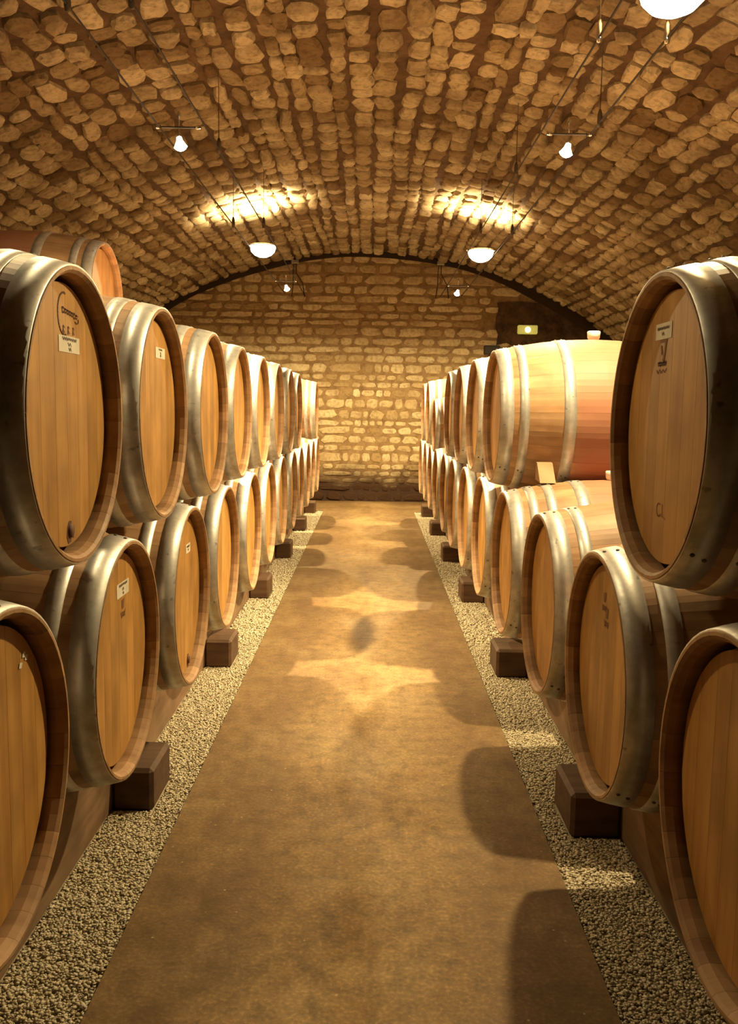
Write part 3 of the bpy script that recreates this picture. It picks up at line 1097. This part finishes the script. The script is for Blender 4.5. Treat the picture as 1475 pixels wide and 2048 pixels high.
# ------------------------------------------------------------------ lamps on tensioned cables
CX = {'L': (-1.162, -0.913), 'R': (0.879, 1.148)}
for sd, word in (('L', 'left'), ('R', 'right')):
    for k, x in enumerate(CX[sd]):
        inner = (k == 1) == (sd == 'L')
        v, f = tube_vf([(x, Y_FRONT, CABLE_Z)] + [(x, y, CABLE_Z) for y in (-2, 1, 4, 7, 10)] + [(x, WALL_Y, CABLE_Z)], .005, 6)
        tag(mesh_obj('lamp_cable', v, f, M['cable'], None, True), 'thin dark lamp cable on the %s, the %s one of its pair' % (word, 'inner' if inner else 'outer'), 'cable', 'lamp cables under the vault')


def add_light(name, kind, loc, power, parent, size=.03, **kw):
    l = bpy.data.lights.new(name, kind)
    l.energy = power
    l.color = LAMP_COL
    l.shadow_soft_size = size
    for k, v_ in kw.items(): setattr(l, k, v_)
    o = bpy.data.objects.new(name, l)
    o.location = loc
    link(o, parent)
    return o


def aim(o, d):
    o.rotation_euler = Vector(d).to_track_quat('-Z', 'Y').to_euler()


def bowl_lamp(x, y, label, half, down=1.0, upw=1.0):
    t = empty('bowl_lamp', (x, y, CABLE_Z + .03))
    tag(t, label, 'lamp', 'glass bowl lamps on the cables')
    v, f = lathe_vf([(.0001, -.108), (.04, -.104), (.08, -.086), (.11, -.055), (.122, -.018), (.125, 0), (.121, 0), (.117, -.018), (.105, -.051), (.076, -.080), (.04, -.097), (.0001, -.101)], 28)
    fix_normals(mesh_obj('glass_bowl', v, f, M['glow'], t, True))
    v, f = lathe_vf([(.128, -.006), (.133, 0), (.128, .006), (.123, 0)], 28, True)
    fix_normals(mesh_obj('rim_ring', v, f, M['chrome'], t, True))
    for s_ in (-1, 1):
        v, f = tube_vf([(s_ * .122, 0, 0), (s_ * half, 0, .002)], .006, 8)
        mesh_obj('cable_clamp', v, f, M['chrome'], t, True)
    v, f = lathe_vf([(.0001, -.03), (.012, -.028), (.014, 0), (.012, .028), (.0001, .03)], 10)
    fix_normals(mesh_obj('bulb', [(a_, b_2, c_ - .036) for a_, b_2, c_ in v], f, M['bulb'], t, True))
    lo = add_light('bowl_lamp_down', 'SPOT', (0, 0, -.12), BOWL_DOWN * down, t, .035, spot_size=math.radians(172), spot_blend=.35)
    if upw > 0:
        hi = add_light('bowl_lamp_up', 'SPOT', (0, 0, .02), BOWL_UP * upw, t, .03, spot_size=math.radians(134), spot_blend=.8)
        aim(hi, (-.22 if x < 0 else 0.05, -.05, 1))
    return t


def small_lamp(x, y, half, label, d, power=1.0, cone=95):
    t = empty('spot_lamp', (x, y, CABLE_Z))
    tag(t, label, 'lamp', 'small spot lamps on the cables')
    v, f = tube_vf([(-half + .01, 0, 0), (half - .01, 0, 0)], .006, 8)
    mesh_obj('cross_bar', v, f, M['clip'], t, True)
    for s_ in (-1, 1):
        v, f = tube_vf([(s_ * (half - .02), 0, 0), (s_ * (half + .008), 0, 0)], .011, 10)
        mesh_obj('end_clamp', v, f, M['chrome'], t, True)
    v, f = lathe_vf([(.0001, .085), (.008, .08), (.009, .055), (.004, .05), (.004, -.03), (.008, -.034), (.008, -.05), (.0001, -.052)], 10)
    fix_normals(mesh_obj('stem', v, f, M['chrome'], t, True))
    D = Vector(d).normalized()
    q = D.to_track_quat('Z', 'Y').to_matrix().to_4x4()
    p = Vector((0, 0, -.05))
    v, f = lathe_vf([(.0001, -.004), (.014, 0), (.018, .02), (.034, .05), (.037, .052), (.034, .054)], 18)
    mt = Matrix.Translation(p) @ q
    cup = fix_normals(mesh_obj('lamp_cup', [mt @ Vector(a_) for a_ in v], f, M['glow'], t, True))
    v, f = lathe_vf([(.034, .050), (.028, .062), (.015, .070), (.0001, .072)], 18)
    fix_normals(mesh_obj('bulb', [mt @ Vector(a_) for a_ in v], f, M['bulb'], cup, True))
    lo = add_light('spot_lamp_light', 'SPOT', p + D * .085, SPOT_POWER * power, t, .025, spot_size=math.radians(cone), spot_blend=1.0)
    aim(lo, D)
    return t


mL, mR = sum(CX['L']) / 2, sum(CX['R']) / 2
bowl_lamp(mL - .015, 8.68, 'glowing glass bowl lamp on the left cables, below a bright patch of vault', .124, 1.75, 1.05)
bowl_lamp(mR, 8.76, 'glowing glass bowl lamp on the right cables, before the end wall', .134, 1.75, .85)
bowl_lamp(mR + .03, 3.36, 'large glowing glass bowl lamp cut by the upper picture edge', .136)
small_lamp(mL - .02, 5.0, .112, 'small bright spot lamp on a cross bar, left cables, nearer one', (.18, -.05, -1), 1.0, 86)
small_lamp(mR + .02, 5.01, .112, 'small bright spot lamp on a cross bar, right cables, nearer one', (-.26, -.05, -1), 1.05, 94)
bowl_lamp(mL, 2.8, 'added unseen bowl lamp on the left cables, dim, lights the right barrel heads', .124, .21, 0.0)  # added out of view to brighten the right barrel heads
small_lamp(mL, 10.81, .118, 'small bright spot lamp at the far end of the left cables', (.3, -.22, -1), .5, 84)
small_lamp(mR, 11.0, .118, 'small bright spot lamp at the far end of the right cables', (-.3, -.22, -1), .5, 84)


def standoff(x, y, label, mat='clip'):
    zt = V_ZC + math.sqrt(V_R ** 2 - (x - V_XC) ** 2)
    t = empty('cable_standoff', (x, y, CABLE_Z))
    tag(t, label, 'cable holder', 'standoffs holding the lamp cables')
    v, f = tube_vf([(0, 0, .03), (0, 0, zt - CABLE_Z)], .0025, 6)
    mesh_obj('rod', v, f, M['clip'], t, True)
    v, f = lathe_vf([(.0001, -.022), (.010, -.02), (.014, 0), (.012, .045), (.006, .065), (.0001, .066)], 10)
    fix_normals(mesh_obj('holder', v, f, M[mat], t, True))


standoff(CX['L'][0], 7.58, 'dark standoff on the outer left cable before the bowl lamp')
standoff(CX['L'][1], 7.58, 'dark standoff on the inner left cable before the bowl lamp')
standoff(CX['R'][0], 7.66, 'dark standoff on the inner right cable before the far bowl lamp')
standoff(CX['R'][1], 7.7, 'dark standoff on the outer right cable before the far bowl lamp')
standoff(CX['R'][0], 3.75, 'bright standoff on the inner right cable near the large bowl lamp', 'chrome')
standoff(CX['R'][1], 3.75, 'bright standoff on the outer right cable near the large bowl lamp', 'chrome')
standoff(CX['L'][0], 3.54, 'dark standoff on the outer left cable at the upper picture edge')
standoff(CX['L'][1], 3.51, 'dark standoff on the inner left cable at the upper picture edge')
standoff(CX['L'][1], 5.41, 'dark standoff on the inner left cable behind the small spot lamp')
standoff(CX['R'][0], 5.82, 'dark standoff on the inner right cable behind the small spot lamp')
standoff(CX['R'][1], 4.81, 'dark standoff on the outer right cable above the small spot lamp')

# feed wires dropping from the vault to the cable ends at the end wall
for sd, word in (('L', 'left'), ('R', 'right')):
    x0 = -1.02 if sd == 'L' else .86
    zt = V_ZC + math.sqrt(V_R ** 2 - (x0 - V_XC) ** 2) - .03
    t = empty('cable_anchor', (x0, WALL_Y - .1, zt))
    tag(t, 'small metal bracket with drooping feed wires high on the end wall, %s' % word, 'bracket', 'feed brackets on the end wall')
    v, f = chamfer_box_vf(-.05, .05, -.05, .06, -.05, 0, .006)
    fix_normals(mesh_obj('bracket', v, f, M['chrome'], t))
    for k, dx in enumerate((0.0, .14)):
        v, f = tube_vf([(-.02 + k * .03, 0, -.03), (-.03 + dx * .3, .02, -.16), (-.03 + dx * .9, .04, -.3), (dx * 1.2 - .05, .07, -.46)], .006, 6)
        mesh_obj('wire', v, f, M['cable'], t, True)
